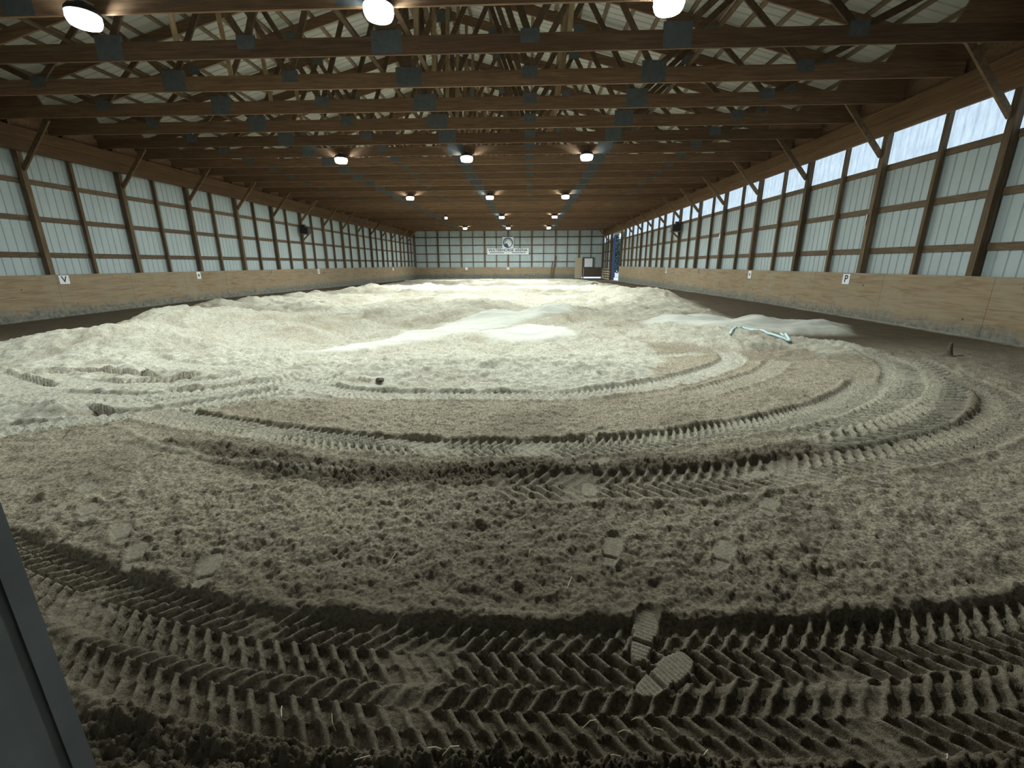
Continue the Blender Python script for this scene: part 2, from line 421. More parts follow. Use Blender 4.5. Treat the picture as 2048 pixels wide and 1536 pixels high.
STRAWS = [(-0.69,1.85,0),(-0.76,2.03,30),(1.14,2.05,-60),(0.93,1.72,-40),(1.92,2.67,70),(0.24,1.08,10),(0.21,1.08,80),(0.32,1.06,-70),(0.44,1.06,-70),(-0.84,1.09,-30),(-0.65,1.07,-35),(-0.28,0.98,80),(0.27,0.97,-70),(0.55,0.98,50),(2.18,2.45,-35),(1.61,2.52,80),(1.27,1.0,45),(0.37,1.1,-75),(-0.23,0.96,75),(-0.07,1.0,-50),(-0.5,0.94,80),(2.34,2.46,-35),(0.73,1.39,-75),(-0.16,2.24,60),(0.71,2.01,80),(0.2,1.71,20),(1.72,1.89,70),(0.01,1.91,10)]
SCH = {'a': .11, 'b': .13, 'c': .10, 'd': .14, 'e': .05, 'f': .05, 'g': .07, 'h': .05, 'i': .06}
# track: name, width, depth, ridge height, lug pitch, sand share
TRK = [('T10', .5, .03, .03, .12, .8), ('T9', .42, .035, .03, .11, .85), ('T7', .42, .035, .025, .09, .75), ('T8', .40, .045, .04, .11, .75),
       ('T6', .42, .045, .042, .11, .72), ('T5', .42, .05, .045, .10, .66), ('T11', .30, .03, .025, .09, .5), ('T2c', .30, .03, .03, .09, .12),
       ('T2', .36, .045, .030, .08, .70), ('T1c', .44, .025, .045, .15, .14), ('T1b', .42, .032, .045, .13, .24), ('T1', .36, .050, .042, .080, .30),
       ('T3', .38, .024, .034, .105, .10), ('T4b', .27, .040, .026, .080, .0), ('T4a', .27, .052, .038, .080, .02)]


def base_level(X, Y):
    b_ = -.30*sst(12, 52, Y)
    b_ = b_ - .10*sst(-9, -13.5, X)*sst(20, 6, Y)
    return b_
def footing(X, Y):
    n = len(X)
    R = np.hypot(X, Y)
    wx = X + .35*fbm(X, Y, .8, 3, 3); wy = Y + .35*fbm(X, Y, .8, 3, 8)
    wx2 = X + .10*fbm(X, Y, 3, 3, 13); wy2 = Y + .10*fbm(X, Y, 3, 3, 18)
    sd = polysd(wx2, wy2, PO['S0']); sand = sst(-.12, .18, sd)
    far = sst(7, 12, Y)
    sand = np.where(Y > 12, sst(-.5, .8, polysd(wx, wy, PO['S0'])), sand)
    brown = np.maximum(sst(-.08, .10, polysd(wx2, wy2, PO['B1'])), sst(-.08, .08, polysd(wx2, wy2, PO['B2'])))
    sand = sand*(1-brown)
    # broad sand patches and darker soil streaks among the pale sand
    streak = fbm(X*.5, Y, .9, 5, 31, .6)
    fine = np.abs(fbm(X*.45, Y, 1.1, 5, 87, .65))
    sand = sand*(1 - .45*sst(.10, .40, streak)*sst(6, 9, Y) - .35*sst(.02, .35, fbm(X*.8, Y, 2.6, 4, 77)) - .30*sst(.07, .0, fine)*sst(5, 7, Y))
    B = base_level(X, Y)
    inS = sst(-.3, .6, sd)*sst(5.4, 8, Y)
    ylim = sst(53.9, 36, Y)
    # heaps
    B = B + inS*ylim*(.27*fbm(X*.62, Y, .42, 4, 41, .5) + .11*fbm(X*.8, Y, 1.2, 3, 47) + .05)
    B = B + inS*ylim*far*.17*(.5-np.abs(fbm(X*.5, Y, .7, 3, 53)*2))
    d7, r7 = cells(wx*.7, wy, .62, 121); d8, r8 = cells(wx2*.6, wy2, 1.5, 125)
    B = B + inS*ylim*(.17*r7*np.clip(1-(d7/.55)**2, 0, 1) + .075*r8*np.clip(1-(d8/.5)**2, 0, 1))*sst(7, 9, Y)
    sand = sand*(1-.45*sst(.45, .75, d7)*sst(8, 10, Y)*sst(-.2, .2, fbm(X*.6, Y, 3, 4, 127)))
    for mx_, my_, mh, sx_, sy_ in MO:
        B = B + mh*np.exp(-((wx-mx_)/sx_)**2-((wy-my_)/sy_)**2)
    # gentle spoil bank against the clod band
    H = B.copy()
    smooth = np.zeros(n)
    for k in ('S1', 'S2', 'S3'):
        smooth = np.maximum(smooth, sst(-.15, .15, polysd(X+.5*(wx2-X), Y+.5*(wy2-Y), PO[k])))
    lane = (1-sst(-.4, .2, sd))*sst(6.5, 9, Y)
    sand = np.maximum(sand*(1-.24*sst(6.5, 8, Y)), smooth*(.93+.25*fbm(X*.25+Y*.2, Y*2.0-X*1.2, 3, 3, 129)))
    B = B + .05*smooth; H = B.copy()
    quiet = np.clip(smooth + .75*lane + .45*brown, 0, .92)
    # crumbly surface
    rdg = .5-np.abs(fbm(wx2*.8, wy2, 2.6, 4, 63, .6))*1.6
    cr = .085*rdg*sst(-.2, .4, sd)*sst(4.6, 5.6, Y) + .030*fbm(X, Y, 7, 5, 61, .62) + .010*fbm(X, Y, 40, 3, 67)
    d1, r1 = cells(X, Y, 13, 71); d2, r2 = cells(X, Y, 30, 73)
    crumbs = .030*np.sqrt(np.clip(.30*r1**2-d1**2, 0, 1)) + .016*np.sqrt(np.clip(.35*r2-d2**2, 0, 1))
    H = H + (1-quiet)*(cr + crumbs*(.3+.7*sst(-.1, .2, fbm(X, Y, 1.7, 3, 79))))
    H = H + quiet*(.006*fbm(X*.35, Y*2.2, 6, 3, 83))
    H = H + (1-smooth)*brown*(.020*fbm(X*.8, Y, 24, 4, 85, .75))
    # dimples in the untracked foreground
    fg = sst(3.2, 2.6, np.hypot(X*.45, Y)) * sst(1.45, 1.75, Y+.06*X*X*(X < 0))
    d3, r3 = cells(X+.25*Y, Y-.1*X, 8.0, 91, .75)
    H = H - fg*(.019*np.exp(-(d3/.27)**2)*(.3+r3) ) + fg*.013*fbm(X, Y, 20, 5, 95, .75)
    # clods
    clod = np.maximum(sst(-.15, .06, polysd(wx2, wy2, PO['clod'])), .9*sst(-.05, .1, polysd(wx2, wy2, PO['clod2'])))
    nearR = sst(.5, .0, np.abs(Y-1.05)) 
    d4, r4 = cells(wx2, wy2, 17, 101); d5, r5 = cells(X, Y, 36, 105); d6, r6 = cells(X, Y, 75, 107)
    cb = .034*np.sqrt(np.clip(.30*r4-d4**2, 0, 1)) + .026*np.sqrt(np.clip(.32*r5-d5**2, 0, 1)) + .014*np.sqrt(np.clip(.35*r6-d6**2, 0, 1))
    H = H + clod*(1.6*cb + .014*fbm(X, Y, 9, 3, 109) - .008)
    sand = sand*(1-clod*.9)
    # low dark scarps left by tyre edges (near side lower)
    for k, P in SCP.items():
        i, s_, t_, L = curve_st(X, Y, P, .5)
        ends = sst(0, .25, s_)*sst(0, .25, L-s_)
        h_ = SCH.get(k, .06)
        H[i] += ends*np.where(t_ > 0, -h_*np.exp(-np.abs(t_)/.13), .25*h_*np.exp(-(np.abs(t_)/.08)**2))
        sand[i] *= 1-.6*ends*np.exp(-((t_-.04)/(.05+.4*h_))**2)*(k in 'abcdghi')  # shade under the scarp lip painted by thinning the sand colour
    # rims: thin packed pale ridges
    packed = np.zeros(n)
    for k, P in RG.items():
        i, s_, t_, L = curve_st(X, Y, P, .4)
        ends = sst(0, .3, s_)*sst(0, .3, L-s_)
        w_ = .022 if k == 'l' else .06*(.35+sst(0, L, s_)*.2+.6*np.exp(-((s_-L*.55)/(L*.3))**2))
        H[i] += ends*.018*np.exp(-(t_/(.03))**2)*(1 if k == 'l' else .4)
        packed[i] = np.maximum(packed[i], ends*.75*np.exp(-(t_/w_)**2)*(.6+.4*sst(-.3, .2, fbm(X[i], Y[i], 12, 2, 5))))
    # tyre tracks: rows of lug pits with thin ridges between
    slick = .92*smooth*sst(9.5, 5.5, X)*(1-.0*X)
    for k, w_, dep, rid, pitch, sd_ in TRK:
        i, s_, t_, L = curve_st(X, Y, TR[k], w_/2+.14)
        if not len(i): continue
        x = X[i]; y = Y[i]
        wob = .012*fbm(x, y, 6, 2, 131)
        at_ = np.abs(t_)+wob
        ends = sst(0, .35, s_)*sst(0, .35, L-s_)
        m_ = sst(w_/2+.010, w_/2-.014, at_)*ends
        u = np.clip((t_/w_+.5), 0, .9999)*4
        row = np.floor(u); fr = u-row
        um = np.minimum(u, 4-u)              # lugs lean the same way over each half of the tyre
        ph = s_/pitch + .62*um + .5*(u > 2) + .22*(um > 1)
        ph = ph + .10*fbm(x, y, 5, 2, 137)
        q = np.abs((ph % 1)-.5)*2
        ridge = sst(.50, .84, q)
        rowr = sst(.76, .96, np.abs(fr-.5)*2)*.7
        rr = np.maximum(ridge, rowr*sst(.1, .5, q))
        worn = sst(.16, .46, fbm(x, y, 2.6, 3, 139)+.06)
        rr = rr*(1-.75*worn) + .5*.75*worn
        lvl = B[i] - dep + rid*rr + .005*fbm(x, y, 30, 3, 141) + worn*.012*fbm(x, y, 14, 3, 143)
        H[i] = H[i]*(1-m_) + lvl*m_
        # pushed up berm
        H[i] += ends*.016*np.exp(-((at_-w_/2-.035)/.03)**2)*(1-m_)
        slick[i] *= 1-m_
        sand[i] = sand[i]*(1-m_) + m_*np.clip(sd_+.25*rr*(sd_ > .1) , 0, 1)
        packed[i] = np.maximum(packed[i]*(1-.5*m_), m_*(.22 if sd_ > .05 else .06)*rr*(sd_ < .5))
    # shoe prints
    for fx, fy, deg in FP:
        a = math.radians(deg*.55)+math.atan2(fx, fy); i = np.nonzero((np.abs(X-fx) < .3) & (np.abs(Y-fy) < .3))[0]
        dx = X[i]-fx; dy = Y[i]-fy
        l_ = dx*math.sin(a)+dy*math.cos(a); c_ = dx*math.cos(a)-dy*math.sin(a)
        wid = np.where(l_ > .0, .052, .040)
        e = (l_/.145)**4 + (c_/wid)**2
        m_ = sst(1.15, .8, e)
        heel = np.exp(-((l_+.045)/.008)**2)*m_
        lvl = B[i]-.006+.0025*np.sin(l_*2*PI/.018) - .018*heel
        H[i] = H[i]*(1-m_)+lvl*m_ + .010*np.exp(-((e-1.4)/.3)**2)*(1-m_)
        packed[i] = np.maximum(packed[i], m_*(1-heel)*.42)
    # pale sand drifted against the foot of the kickboards
    foot = np.maximum(sst(.13, .03, 8.78-X), sst(.13, .03, X+14.02))*sst(3, 6, Y)*sst(-.25, .15, fbm(X*3, Y, .9, 4, 161))
    sand = np.maximum(sand, .75*foot); H = H + .03*foot
    H = H + (-.05)*np.exp(-((X+.75)/.35)**2-((Y-.93)/.10)**2)
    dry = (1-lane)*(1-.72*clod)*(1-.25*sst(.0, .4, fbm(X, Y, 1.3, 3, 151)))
    dry = dry*(1 - .70*sst(2.6, 1.0, Y + .25*fbm(X, Y, .9, 3, 171))) * (1-.5*sst(5.0, 7.5, X))  # foreground shade toward the near wall painted into the soil tone
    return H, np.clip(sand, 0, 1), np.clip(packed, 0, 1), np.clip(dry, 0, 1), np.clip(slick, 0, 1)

def build_floor():
    rs = [.02, .2, .35, .5, .62]
    r = .70
    while r < 62:
        rs.append(r); r *= 1.0034 if r < 9 else (1.0045 if r < 20 else 1.007)
    rs = np.array(rs)
    fine = np.radians(np.arange(-64, 64, .19))
    rough = np.radians(np.arange(64, 296, 4.0))
    th = np.concatenate([fine, rough]); nt_ = len(th); nr = len(rs)
    Rg, Tg = np.meshgrid(rs, th, indexing='ij')
    X = (Rg*np.sin(Tg)).ravel(); Y = (Rg*np.cos(Tg)).ravel()
    Xc = np.clip(X, -14.3, 9.1); Yc = np.clip(Y, -3.0, 54.5)
    out = (np.abs(X-Xc)+np.abs(Y-Yc)) > 1e-9
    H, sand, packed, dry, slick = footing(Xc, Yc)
    H = H + 0.0
    idx = np.arange(nr*nt_).reshape(nr, nt_); nx = np.roll(idx, -1, axis=1)
    F = np.stack([idx[:-1], nx[:-1], nx[1:], idx[1:]], -1).reshape(-1, 4)[:, ::-1]
    keep = ~(out[F].all(1)); F = F[keep]
    F = np.ascontiguousarray(F)
    used = np.zeros(nr*nt_, bool); used[F.ravel()] = True
    remap = np.cumsum(used)-1; F = remap[F]
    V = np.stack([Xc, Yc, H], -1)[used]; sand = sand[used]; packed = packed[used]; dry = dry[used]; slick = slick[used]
    me = bpy.data.meshes.new('floor')
    me.vertices.add(len(V)); me.vertices.foreach_set('co', V.astype(np.float32).ravel())
    me.loops.add(F.size); me.loops.foreach_set('vertex_index', F.astype(np.int32).ravel())
    me.polygons.add(len(F)); me.polygons.foreach_set('loop_start', np.arange(0, F.size, 4, dtype=np.int32))
    me.polygons.foreach_set('loop_total', np.full(len(F), 4, np.int32))
    me.polygons.foreach_set('use_smooth', np.ones(len(F), bool))
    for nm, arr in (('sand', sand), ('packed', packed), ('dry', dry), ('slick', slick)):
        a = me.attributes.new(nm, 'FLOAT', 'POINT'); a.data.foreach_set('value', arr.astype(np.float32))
    me.update(calc_edges=True); me.validate()
    me.materials.append(M['ground'])
    o = bpy.data.objects.new('floor', me); COL.objects.link(o); return struct(o)
build_floor()
def gz(x, y):
    h, _, _, _, _ = footing(np.array([x, x], float), np.array([y, y], float)); return float(h[0])
# ------------------------------------------------------------------ the shell
def profile(length, pitch=.229, rib=.018):
    """offsets along a ribbed sheet: (distance, depth)"""
    out = []; n = int(length/pitch)
    for i in range(n+1):
        s = i*pitch
        out += [(s, 0), (s+pitch-.055, 0), (s+pitch-.040, rib), (s+pitch-.015, rib)]
    return [(s, d) for s, d in out if s < length-.01] + [(length, 0)]
def sheet_side(name, x, sgn, y0, y1, z0, z1, mat):
    mb = MB()
    for s, d in profile(y1-y0):
        mb.v += [(x+sgn*d, y0+s, z0), (x+sgn*d, y0+s, z1)]
    n = len(mb.v)//2
    mb.f = [(2*i, 2*i+1, 2*i+3, 2*i+2) for i in range(n-1)]
    return mb
def sheet_far(x0, x1, y, z0, z1):
    mb = MB()
    for s, d in profile(x1-x0):
        mb.v += [(x0+s, y+d, z0), (x0+s, y+d, z1)]
    n = len(mb.v)//2
    mb.f = [(2*i, 2*i+1, 2*i+3, 2*i+2) for i in range(n-1)]
    return mb
def join(mbs):
    r = MB()
    for m_ in mbs:
        n = len(r.v); r.v += m_.v; r.f += [tuple(i+n for i in f) for f in m_.f]
    return r
DY0, DY1 = 44.3, 49.0       # side doorway in the right wall
WT = 5.74
struct(sheet_side('wall_left', XL-.19, -1, -3.1, 54.6, -.5, WT, None).build('wall_left', M['sheet']))
for a, b_, z0, z1 in ((-3.1, DY0, -.5, 3.735), (DY0, DY1, 4.3, 4.80), (DY1, 54.6, -.5, 3.735), (-3.1, 54.6, 4.80, WT)):
    struct(sheet_side('', XR+.19, 1, a, b_, z0, z1, None).build('wall_right', M['sheet']))
for X, s, nm in ((XL, -1, 'trim_1'), (XR, 1, 'trim_2')):   # dark eave boards closing the truss ends
    mb_ = MB(); x0, x1 = sorted((X+s*.150, X+s*.185)); mb_.box(x0, x1, .3, YF+.1, HT-.1, 5.64)
    struct(mb_.build(nm, M['chord']))
struct(join([sheet_far(XL-.2, 6.40, YF+.19, -.6, 9.0), sheet_far(6.40, XR+.2, YF+.19, -.12, 9.0)]).build('wall_far', M['sheet']))
# near wall with the wide doorway the photograph was taken from, and an added unseen wall behind that keeps out sky light
wn_ = MB()
wn_.box(XL-.2, -.415, .18, .284, -.4, WT+2.9); wn_.box(2.7, XR+.2, .18, .284, -.4, WT+2.9); wn_.box(-.415, 2.7, .18, .284, 3.2, WT+2.9)
struct(wn_.build('wall_near', M['steel']))
wb = MB(); wb.box(XL-.2, XR+.2, -3.2, -3.1, -.4, WT+3)
struct(wb.build('wall_unseen_back', M['darkplank']))
jt = MB(); jt.box(-.4155, -.4130, .268, .284, -.3, 3.2)
tag(jt.build('door_trim', M['steel']), 'grey steel edge trim running up the doorway side close to the camera, lower left', 'door trim')

# ceiling: ribbed pale roof sheets, ribs running down the slope
ZR = CB+.29+.24/math.cos(math.atan(SL))+.045
def roof_z(x): return ZR + SL*(11.5-abs(x-CX))
cmb = MB()
for side in (-1, 1):
    base = len(cmb.v); pr = profile(57.8); xe = CX+side*11.95
    for s, d in pr:
        cmb.v += [(CX, -3.2+s, roof_z(CX)+d), (xe, -3.2+s, roof_z(xe)+d)]
    n = len(pr)
    cmb.f += [((base+2*i), (base+2*i+1), (base+2*i+3), (base+2*i+2)) for i in range(n-1)]
struct(cmb.build('ceiling', M['roof']))
# purlins
for side, nm in ((-1, 'left'), (1, 'right')):
    for k in range(19):
        x = CX+side*(.22+.61*k); z = roof_z(x)-.024
        a = (x, -3.1, z); b_ = (x, 54.5, z)
        mb = MB(); sl = -side*SL
        mb.hexa([(x-.045, -3.1, z-.02-.045*sl), (x+.045, -3.1, z-.02+.045*sl), (x+.045, 54.5, z-.02+.045*sl), (x-.045, 54.5, z-.02-.045*sl),
                 (x-.045, -3.1, z+.02-.045*sl), (x+.045, -3.1, z+.02+.045*sl), (x+.045, 54.5, z+.02+.045*sl), (x-.045, 54.5, z+.02-.045*sl)])
        o = mb.build('roof_purlin', M['purlin'])
        tag(o, 'long wooden purlin under the %s roof slope, %s from the ridge' % (nm, ORD[k]), 'purlin', 'purlins under the roof sheets')

# ------------------------------------------------------------------ trusses
def z_top(x): return .29 + SL*(11.5-abs(x))          # underside of the top chord, above the chord base
tr0 = empty('roof_truss', (CX, 7.582, CB))
mb = MB(); mb.box(-11.5, 11.5, -.022, .022, 0, .29); mb.build('bottom_chord', M['chord'], tr0)
for s in (-1, 1):
    mb = MB(); h = .245
    pts = [(s*11.75, z_top(11.75)), (0, z_top(0)), (0, z_top(0)+h), (s*11.75, z_top(11.75)+h)]
    mb.prism_xz(pts if s < 0 else pts[::-1], -.021, .021); mb.build('top_chord', M['chord'], tr0)
    mb = MB(); hp = [(s*11.45, .27), (s*9.9, .27), (s*10.1, z_top(10.1)+.02), (s*11.45, z_top(11.45)+.06)]
    mb.prism_xz(hp if s < 0 else hp[::-1], -.027, .027); mb.build('heel_plate', M['chord'], tr0)
bn = [0, 2.6, 5.2, 8.3]; tn = [1.5, 3.9, 6.8, 9.6]
def web(a, b_, w_, mat):
    mb = MB(); mb.bar((a[0], .0, a[1]), (b_[0], 0, b_[1]), w_, .038); return mb.build('web', mat, tr0)
w0 = web((0, .22), (0, z_top(0)+.06), .14, M['web'])
for s in (-1, 1):
    for i in range(4):
        web((s*bn[i], .22), (s*tn[i], z_top(tn[i])+.05), .12, M['web'])
        if i < 3: web((s*tn[i], z_top(tn[i])+.05), (s*bn[i+1], .22), .12, M['web'])
    for xx in ((.55, 3.3) if s > 0 else (3.9,)):
        o = web((s*xx, .25), (s*(xx+.15), z_top(xx)+.03), .09, M['webtan']); o['label'] = 'pale tan upright web board'
def plate(x, z, w_, h_):
    mb = MB(); mb.box(x-w_/2, x+w_/2, -.026, .026, z-h_/2, z+h_/2); mb.build('gusset_plate', M['plate'], tr0)
plate(0, .20, .55, .36)
for s in (-1, 1):
    plate(s*2.6, .25, .34, .22); plate(s*5.2, .21, .50, .40); plate(s*8.3, .25, .34, .22)
    plate(s*1.5, z_top(1.5)+.03, .30, .2); plate(s*3.9, z_top(3.9)+.03, .30, .2); plate(s*6.8, z_top(6.8)+.03, .3, .2); plate(s*9.6, z_top(9.6)+.03, .3, .2)
plate(0, z_top(0)+.05, .5, .3)
trusses = [tr0]
for k in range(1, 31): 
    t = copy_tree(tr0); t.location.y = 7.582+1.505*k; trusses.append(t)
for k, t in enumerate(trusses):
    tag(t, ('brown wooden roof truss with grey joint plates, nearest the camera' if k == 0 else
            'brown wooden roof truss with grey joint plates, %s from the near end' % ORD[k] if k < 30 else
            'brown wooden roof truss beside the far end wall'), 'roof truss', 'roof trusses across the arena')
# boards tying the trusses together lengthwise
for k, (x, zz, lab) in enumerate(((-.55, .29, 'left of the ridge line'), (.42, .29, 'right of the ridge line'), (-5.9, .29, 'over the left third of the arena'), (5.9, .29, 'over the right third of the arena'),
                                  (-.12, 2.5, 'high under the ridge, left side'), (.12, 2.1, 'high under the ridge, right side'))):
    mb = MB(); y1 = YF+.1
    mb.box(CX+x-.045, CX+x+.045, 7.5, y1, CB+zz, CB+zz+.04)
    tag(mb.build('tie_board', M['web']), 'long tie board laid across the trusses, '+lab, 'tie board', 'lengthwise boards tying the trusses')
# diagonal stiffening boards in the ridge bundle
for k in range(5):
    mb = MB(); y0 = 7.7+k*9.0
    mb.bar((CX-.30, y0, CB+.35), (CX-.30, y0+4.4, CB+3.1), .14, .038, (1, 0, 0))
    tag(mb.build('sway_brace', M['web']), 'slanting sway brace board under the ridge, %s from the near end' % ORD[k], 'sway brace', 'sway braces under the ridge')

# ------------------------------------------------------------------ side wall framing
for s, X, nm in ((-1, XL, 'left'), (1, XR, 'right')):
    # header beam of two stacked boards
    hb = empty('header_beam', (X, 24, HB))
    for z0, z1 in ((0, .315), (.32, HT-HB)):
        mb = MB(); x0, x1 = sorted((0, -s*.075)); mb.box(x0, x1, -23.6, 30.4, z0, z1); mb.build('beam_board', M['header'], hb)
    tag(hb, 'long reddish brown header beam under the truss ends, %s wall' % nm, 'header beam')
    c0 = 12.56 if s < 0 else 9.26; i0 = -2 if s < 0 else -1
    m0 = c0+1.42
    k = 0; cols = []
    for i in range(i0, 15):
        y = c0+SP*i
        if y > YF-.3 or (s > 0 and DY0-.1 < y < DY1+.1): continue
        mb = MB(); x0, x1 = sorted((X, X+s*.145)); mb.box(x0-X, x1-X, -.07, .07, -.5, HT+.35)
        o = mb.build('wall_post', M['post'], bevel=.004); o.location = (X, y, 0)
        tag(o, 'thick brown wooden post, %s along the %s wall from the near end' % (ORD[k], nm), 'post', 'main posts of the %s wall' % nm)
        cols.append(y); k += 1
    if s > 0:
        for y, w in ((DY0-.08, 'near'), (DY1+.08, 'far')):
            mb = MB(); mb.box(0, .145, -.08, .08, -.6, HT+.3)
            o = mb.build('door_post', M['post']); o.location = (X, y, 0)
            tag(o, 'brown post on the %s side of the open side doorway' % w, 'post')
    k = 0
    for i in range(i0, 15):
        y = m0+SP*i
        if y > YF-.3 or (s > 0 and DY0-.1 < y < DY1+.1): continue
        mb = MB(); x0, x1 = sorted((s*.045, s*.150)); mb.box(x0, x1, -.045, .045, -.5, HT+.35)
        o = mb.build('wall_stud', M['post'], bevel=.003); o.location = (X, y, 0)
        tag(o, 'thin brown stud between posts, %s along the %s wall from the near end' % (ORD[k], nm), 'stud', 'studs of the %s wall' % nm)
        k += 1
    for z, lab in ((1.74, 'lowest'), (2.74, 'middle'), (3.73, 'uppermost')):
        segs = [(-3, YF)] if s < 0 else [(-3, DY0), (DY1, YF)]
        for si, (a, b_) in enumerate(segs):
            mb = MB(); x0, x1 = sorted((X+s*.150, X+s*.186)); mb.box(x0, x1, a, b_, z-.07, z+.07)
            o = mb.build('wall_girt', M['girt'])
            tag(o, '%s horizontal girt behind the posts of the %s wall%s' % (lab, nm, '' if s < 0 else (', before the side doorway' if si == 0 else ', beyond the side doorway')), 'girt', 'girts of the %s wall' % nm)
    # knee braces
    k = 0
    for y in cols:
        if y < 9 or k > 14: continue
        mb = MB(); yb = y + (.0 if s < 0 else .02)
        mb.bar((X-s*.0, yb, 4.02), (X-s*1.08, yb-.02, 5.22), .125, .05, (0, 1, 0))
        o = mb.build('knee_brace', M['brace'])
        tag(o, 'slanting wooden knee brace, %s along the %s wall from the near end' % (ORD[k], nm), 'brace', 'knee braces of the %s wall' % nm)
        k += 1
# translucent sheets along the top of the right wall
k = 0; y = -3.0
bays = [(9.26-SP*4+SP*i, 9.26-SP*4+SP*(i+1)) for i in range(0, 16)]
for a, b_ in bays:
    if b_ > DY0+1.0: break
    b2 = min(b_, DY0)
    o = sheet_side('', XR+.19, 1, a, b2, 3.738, 4.798, None).build('translucent_panel', M['trans'])
    tag(o, 'bright translucent panel high on the right wall, %s bay from the near end' % ORD[k], 'wall panel', 'translucent panels of the right wall'); k += 1
o = sheet_side('', XR+.19, 1, DY1, YF+.19, 3.738, 4.798, None).build('translucent_panel', M['trans'])
tag(o, 'bright translucent panel high on the right wall, beyond the side doorway', 'wall panel', 'translucent panels of the right wall')

# plywood kickboards
def kick(nm, seg, fn, mat, cat='kickboard'):
    for k, (a, b_) in enumerate(seg):
        o = fn(a, b_-.006).build('kickboard_panel', mat)
        tag(o, 'plywood kickboard sheet on the %s wall, %s from the %s' % (nm, ORD[k], 'near end' if nm != 'far' else 'left corner'), cat, 'kickboards of the %s wall' % nm)
ys = [.3+i*2.46 for i in range(22)]
kick('left', [(a, min(a+2.46, YF)) for a in ys], lambda a, b_: MB().box(XL, XL+.02, a, b_, -.45, KT), M['ply'])
ys = [8.70-2.64*3+i*2.64 for i in range(0, 30)]
kick('right', [(max(a, .3), min(a+2.64, DY0-.15)) for a in ys if a < DY0-.6], lambda a, b_: MB().box(XR-.02, XR, a, b_, -.45, KT), M['ply'])
xs = [XL+.02+i*2.44 for i in range(9)]
kick('far', [(a, min(a+2.44, 5.5)) for a in xs if a < 5.3], lambda a, b_: MB().box(a, b_, YF-.02, YF, -.7, 1.03), M['plyfar'])

# far wall framing
k = 0; k2 = 0
for i in range(17):
    x = XL+.07+i*1.4225; main = i % 2 == 0
    if main:
        w_ = .075; y0 = YF
        lab = 'thick brown post of the far end wall, %s from the left corner' % ORD[k]; k += 1; nmx = 'wall_post'; cat = 'post'
    else:
        w_ = .04; y0 = YF+.05
        lab = 'thin brown stud of the far end wall, %s from the left corner' % ORD[k2]; k2 += 1; nmx = 'wall_stud'; cat = 'stud'
    zb = -.6 if x < 6.4 or x > 8.6 else 2.2
    mb = MB(); mb.box(-w_, w_, 0, YF+.15-y0, zb, 5.75 + SL*(11.5-abs(x-CX))*.96)
    o = mb.build(nmx, M['post']); o.location = (x, y0, 0)
    tag(o, lab, cat, '%ss of the far end wall' % cat)
for z, lab in ((1.66, 'lowest'), (2.62, 'second lowest'), (3.61, 'second highest'), (4.53, 'highest')):
    mb = MB(); mb.box(XL, XR if z > 2 else 6.4, YF+.15, YF+.186, z-.06, z+.06)
    tag(mb.build('wall_girt', M['girt']), '%s horizontal girt of the far end wall' % lab, 'girt', 'girts of the far end wall')

# ------------------------------------------------------------------ lamps
def make_lamp(lens_mat):
    r = empty('arena_lamp')
    mb = MB(); mb.lathe([(.0, .16), (.06, .16), (.075, .12), (.15, .10), (.175, .06), (.18, .015), (.165, 0), (.0, 0)], 28); mb.build('lamp_housing', M['black'], r)
    mb = MB(); mb.lathe([(.175, .0), (.178, -.05), (.165, -.10), (.150, -.125)], 28); mb.build('lamp_bowl', M['bowl'] if lens_mat is not M['dimlens'] else lens_mat, r, smooth=True)
    mb = MB(); mb.lathe([(.150, -.125), (.0, -.126)], 28); mb.build('lamp_lens', lens_mat, r)
    mb = MB(); mb.tube([(0, 0, .15), (0, 0, .22), (0, .20, .24)], .012); mb.build('lamp_bracket', M['steel'], r)
    return r
lamp0 = make_lamp(M['lens1']); lampf = make_lamp(M['lens']); lamps = make_lamp(M['lens2']); dim = make_lamp(M['dimlens'])
first = {0: lamp0, 1: lamps, 2: lampf}; src = [lamp0, lamps, lampf]
for j, (y, depth) in enumerate(((7.34, 'nearest row'), (16.38, 'second row from the camera'), (25.43, 'middle row'), (35.95, 'fourth row from the camera'), (46.52, 'farthest row'))):
    for i, (x, side) in enumerate(((-6.62, 'left'), (-2.20, 'middle'), (1.93, 'right'))):
        if j == 3 and i == 0:
            l = dim; lab = 'small dim arena lamp hanging on the left of the fourth row'
        else:
            q = min(j, 2); l = first[q] if first.get(q) else copy_tree(src[q]); first[q] = None
            lab = 'round bright arena lamp on the %s of the %s' % (side, depth)
        l.location = (x, y, 5.0) if l is not dim else (x, 36.06, 5.0); l.scale = (1.2, 1.2, 1.0) if l is not dim else (.6, .6, 1.0)
        tag(l, lab, 'lamp', 'round lamps under the trusses')

# ------------------------------------------------------------------ speakers, switches
def speaker(x, y, s, lab):
    r = empty('loudspeaker', (x, y, 3.27))
    mb = MB(); mb.prism_xz([(-.20, 0), (.20, 0), (.20, .36), (-.20, .36)], -.16, .16); mb.build('speaker_cabinet', M['black'], r, bevel=.015)
    mb = MB(); mb.box(-.17, .17, -.172, -.16, .03, .33); mb.build('speaker_grille', M['black'], r, bevel=.005)
    mb = MB(); mb.box(s*.10-.09, s*.10+.09, -.12, .12, .36, .52); mb.build('mounting_box', M['black'], r, bevel=.01)
    tag(r, lab, 'loudspeaker')
    sh = empty('speaker_shelf', (x, y, 3.22))
    mb = MB(); mb.box(min(-.24, s*.32), max(.24, s*.32), -.18, .24, 0, .045); mb.build('shelf_board', M['brace'], sh)
    mb = MB(); mb.bar((s*.24, 0, -.32), (-s*.12, 0, .0), .09, .04); mb.build('shelf_brace', M['brace'], sh)
    return sh
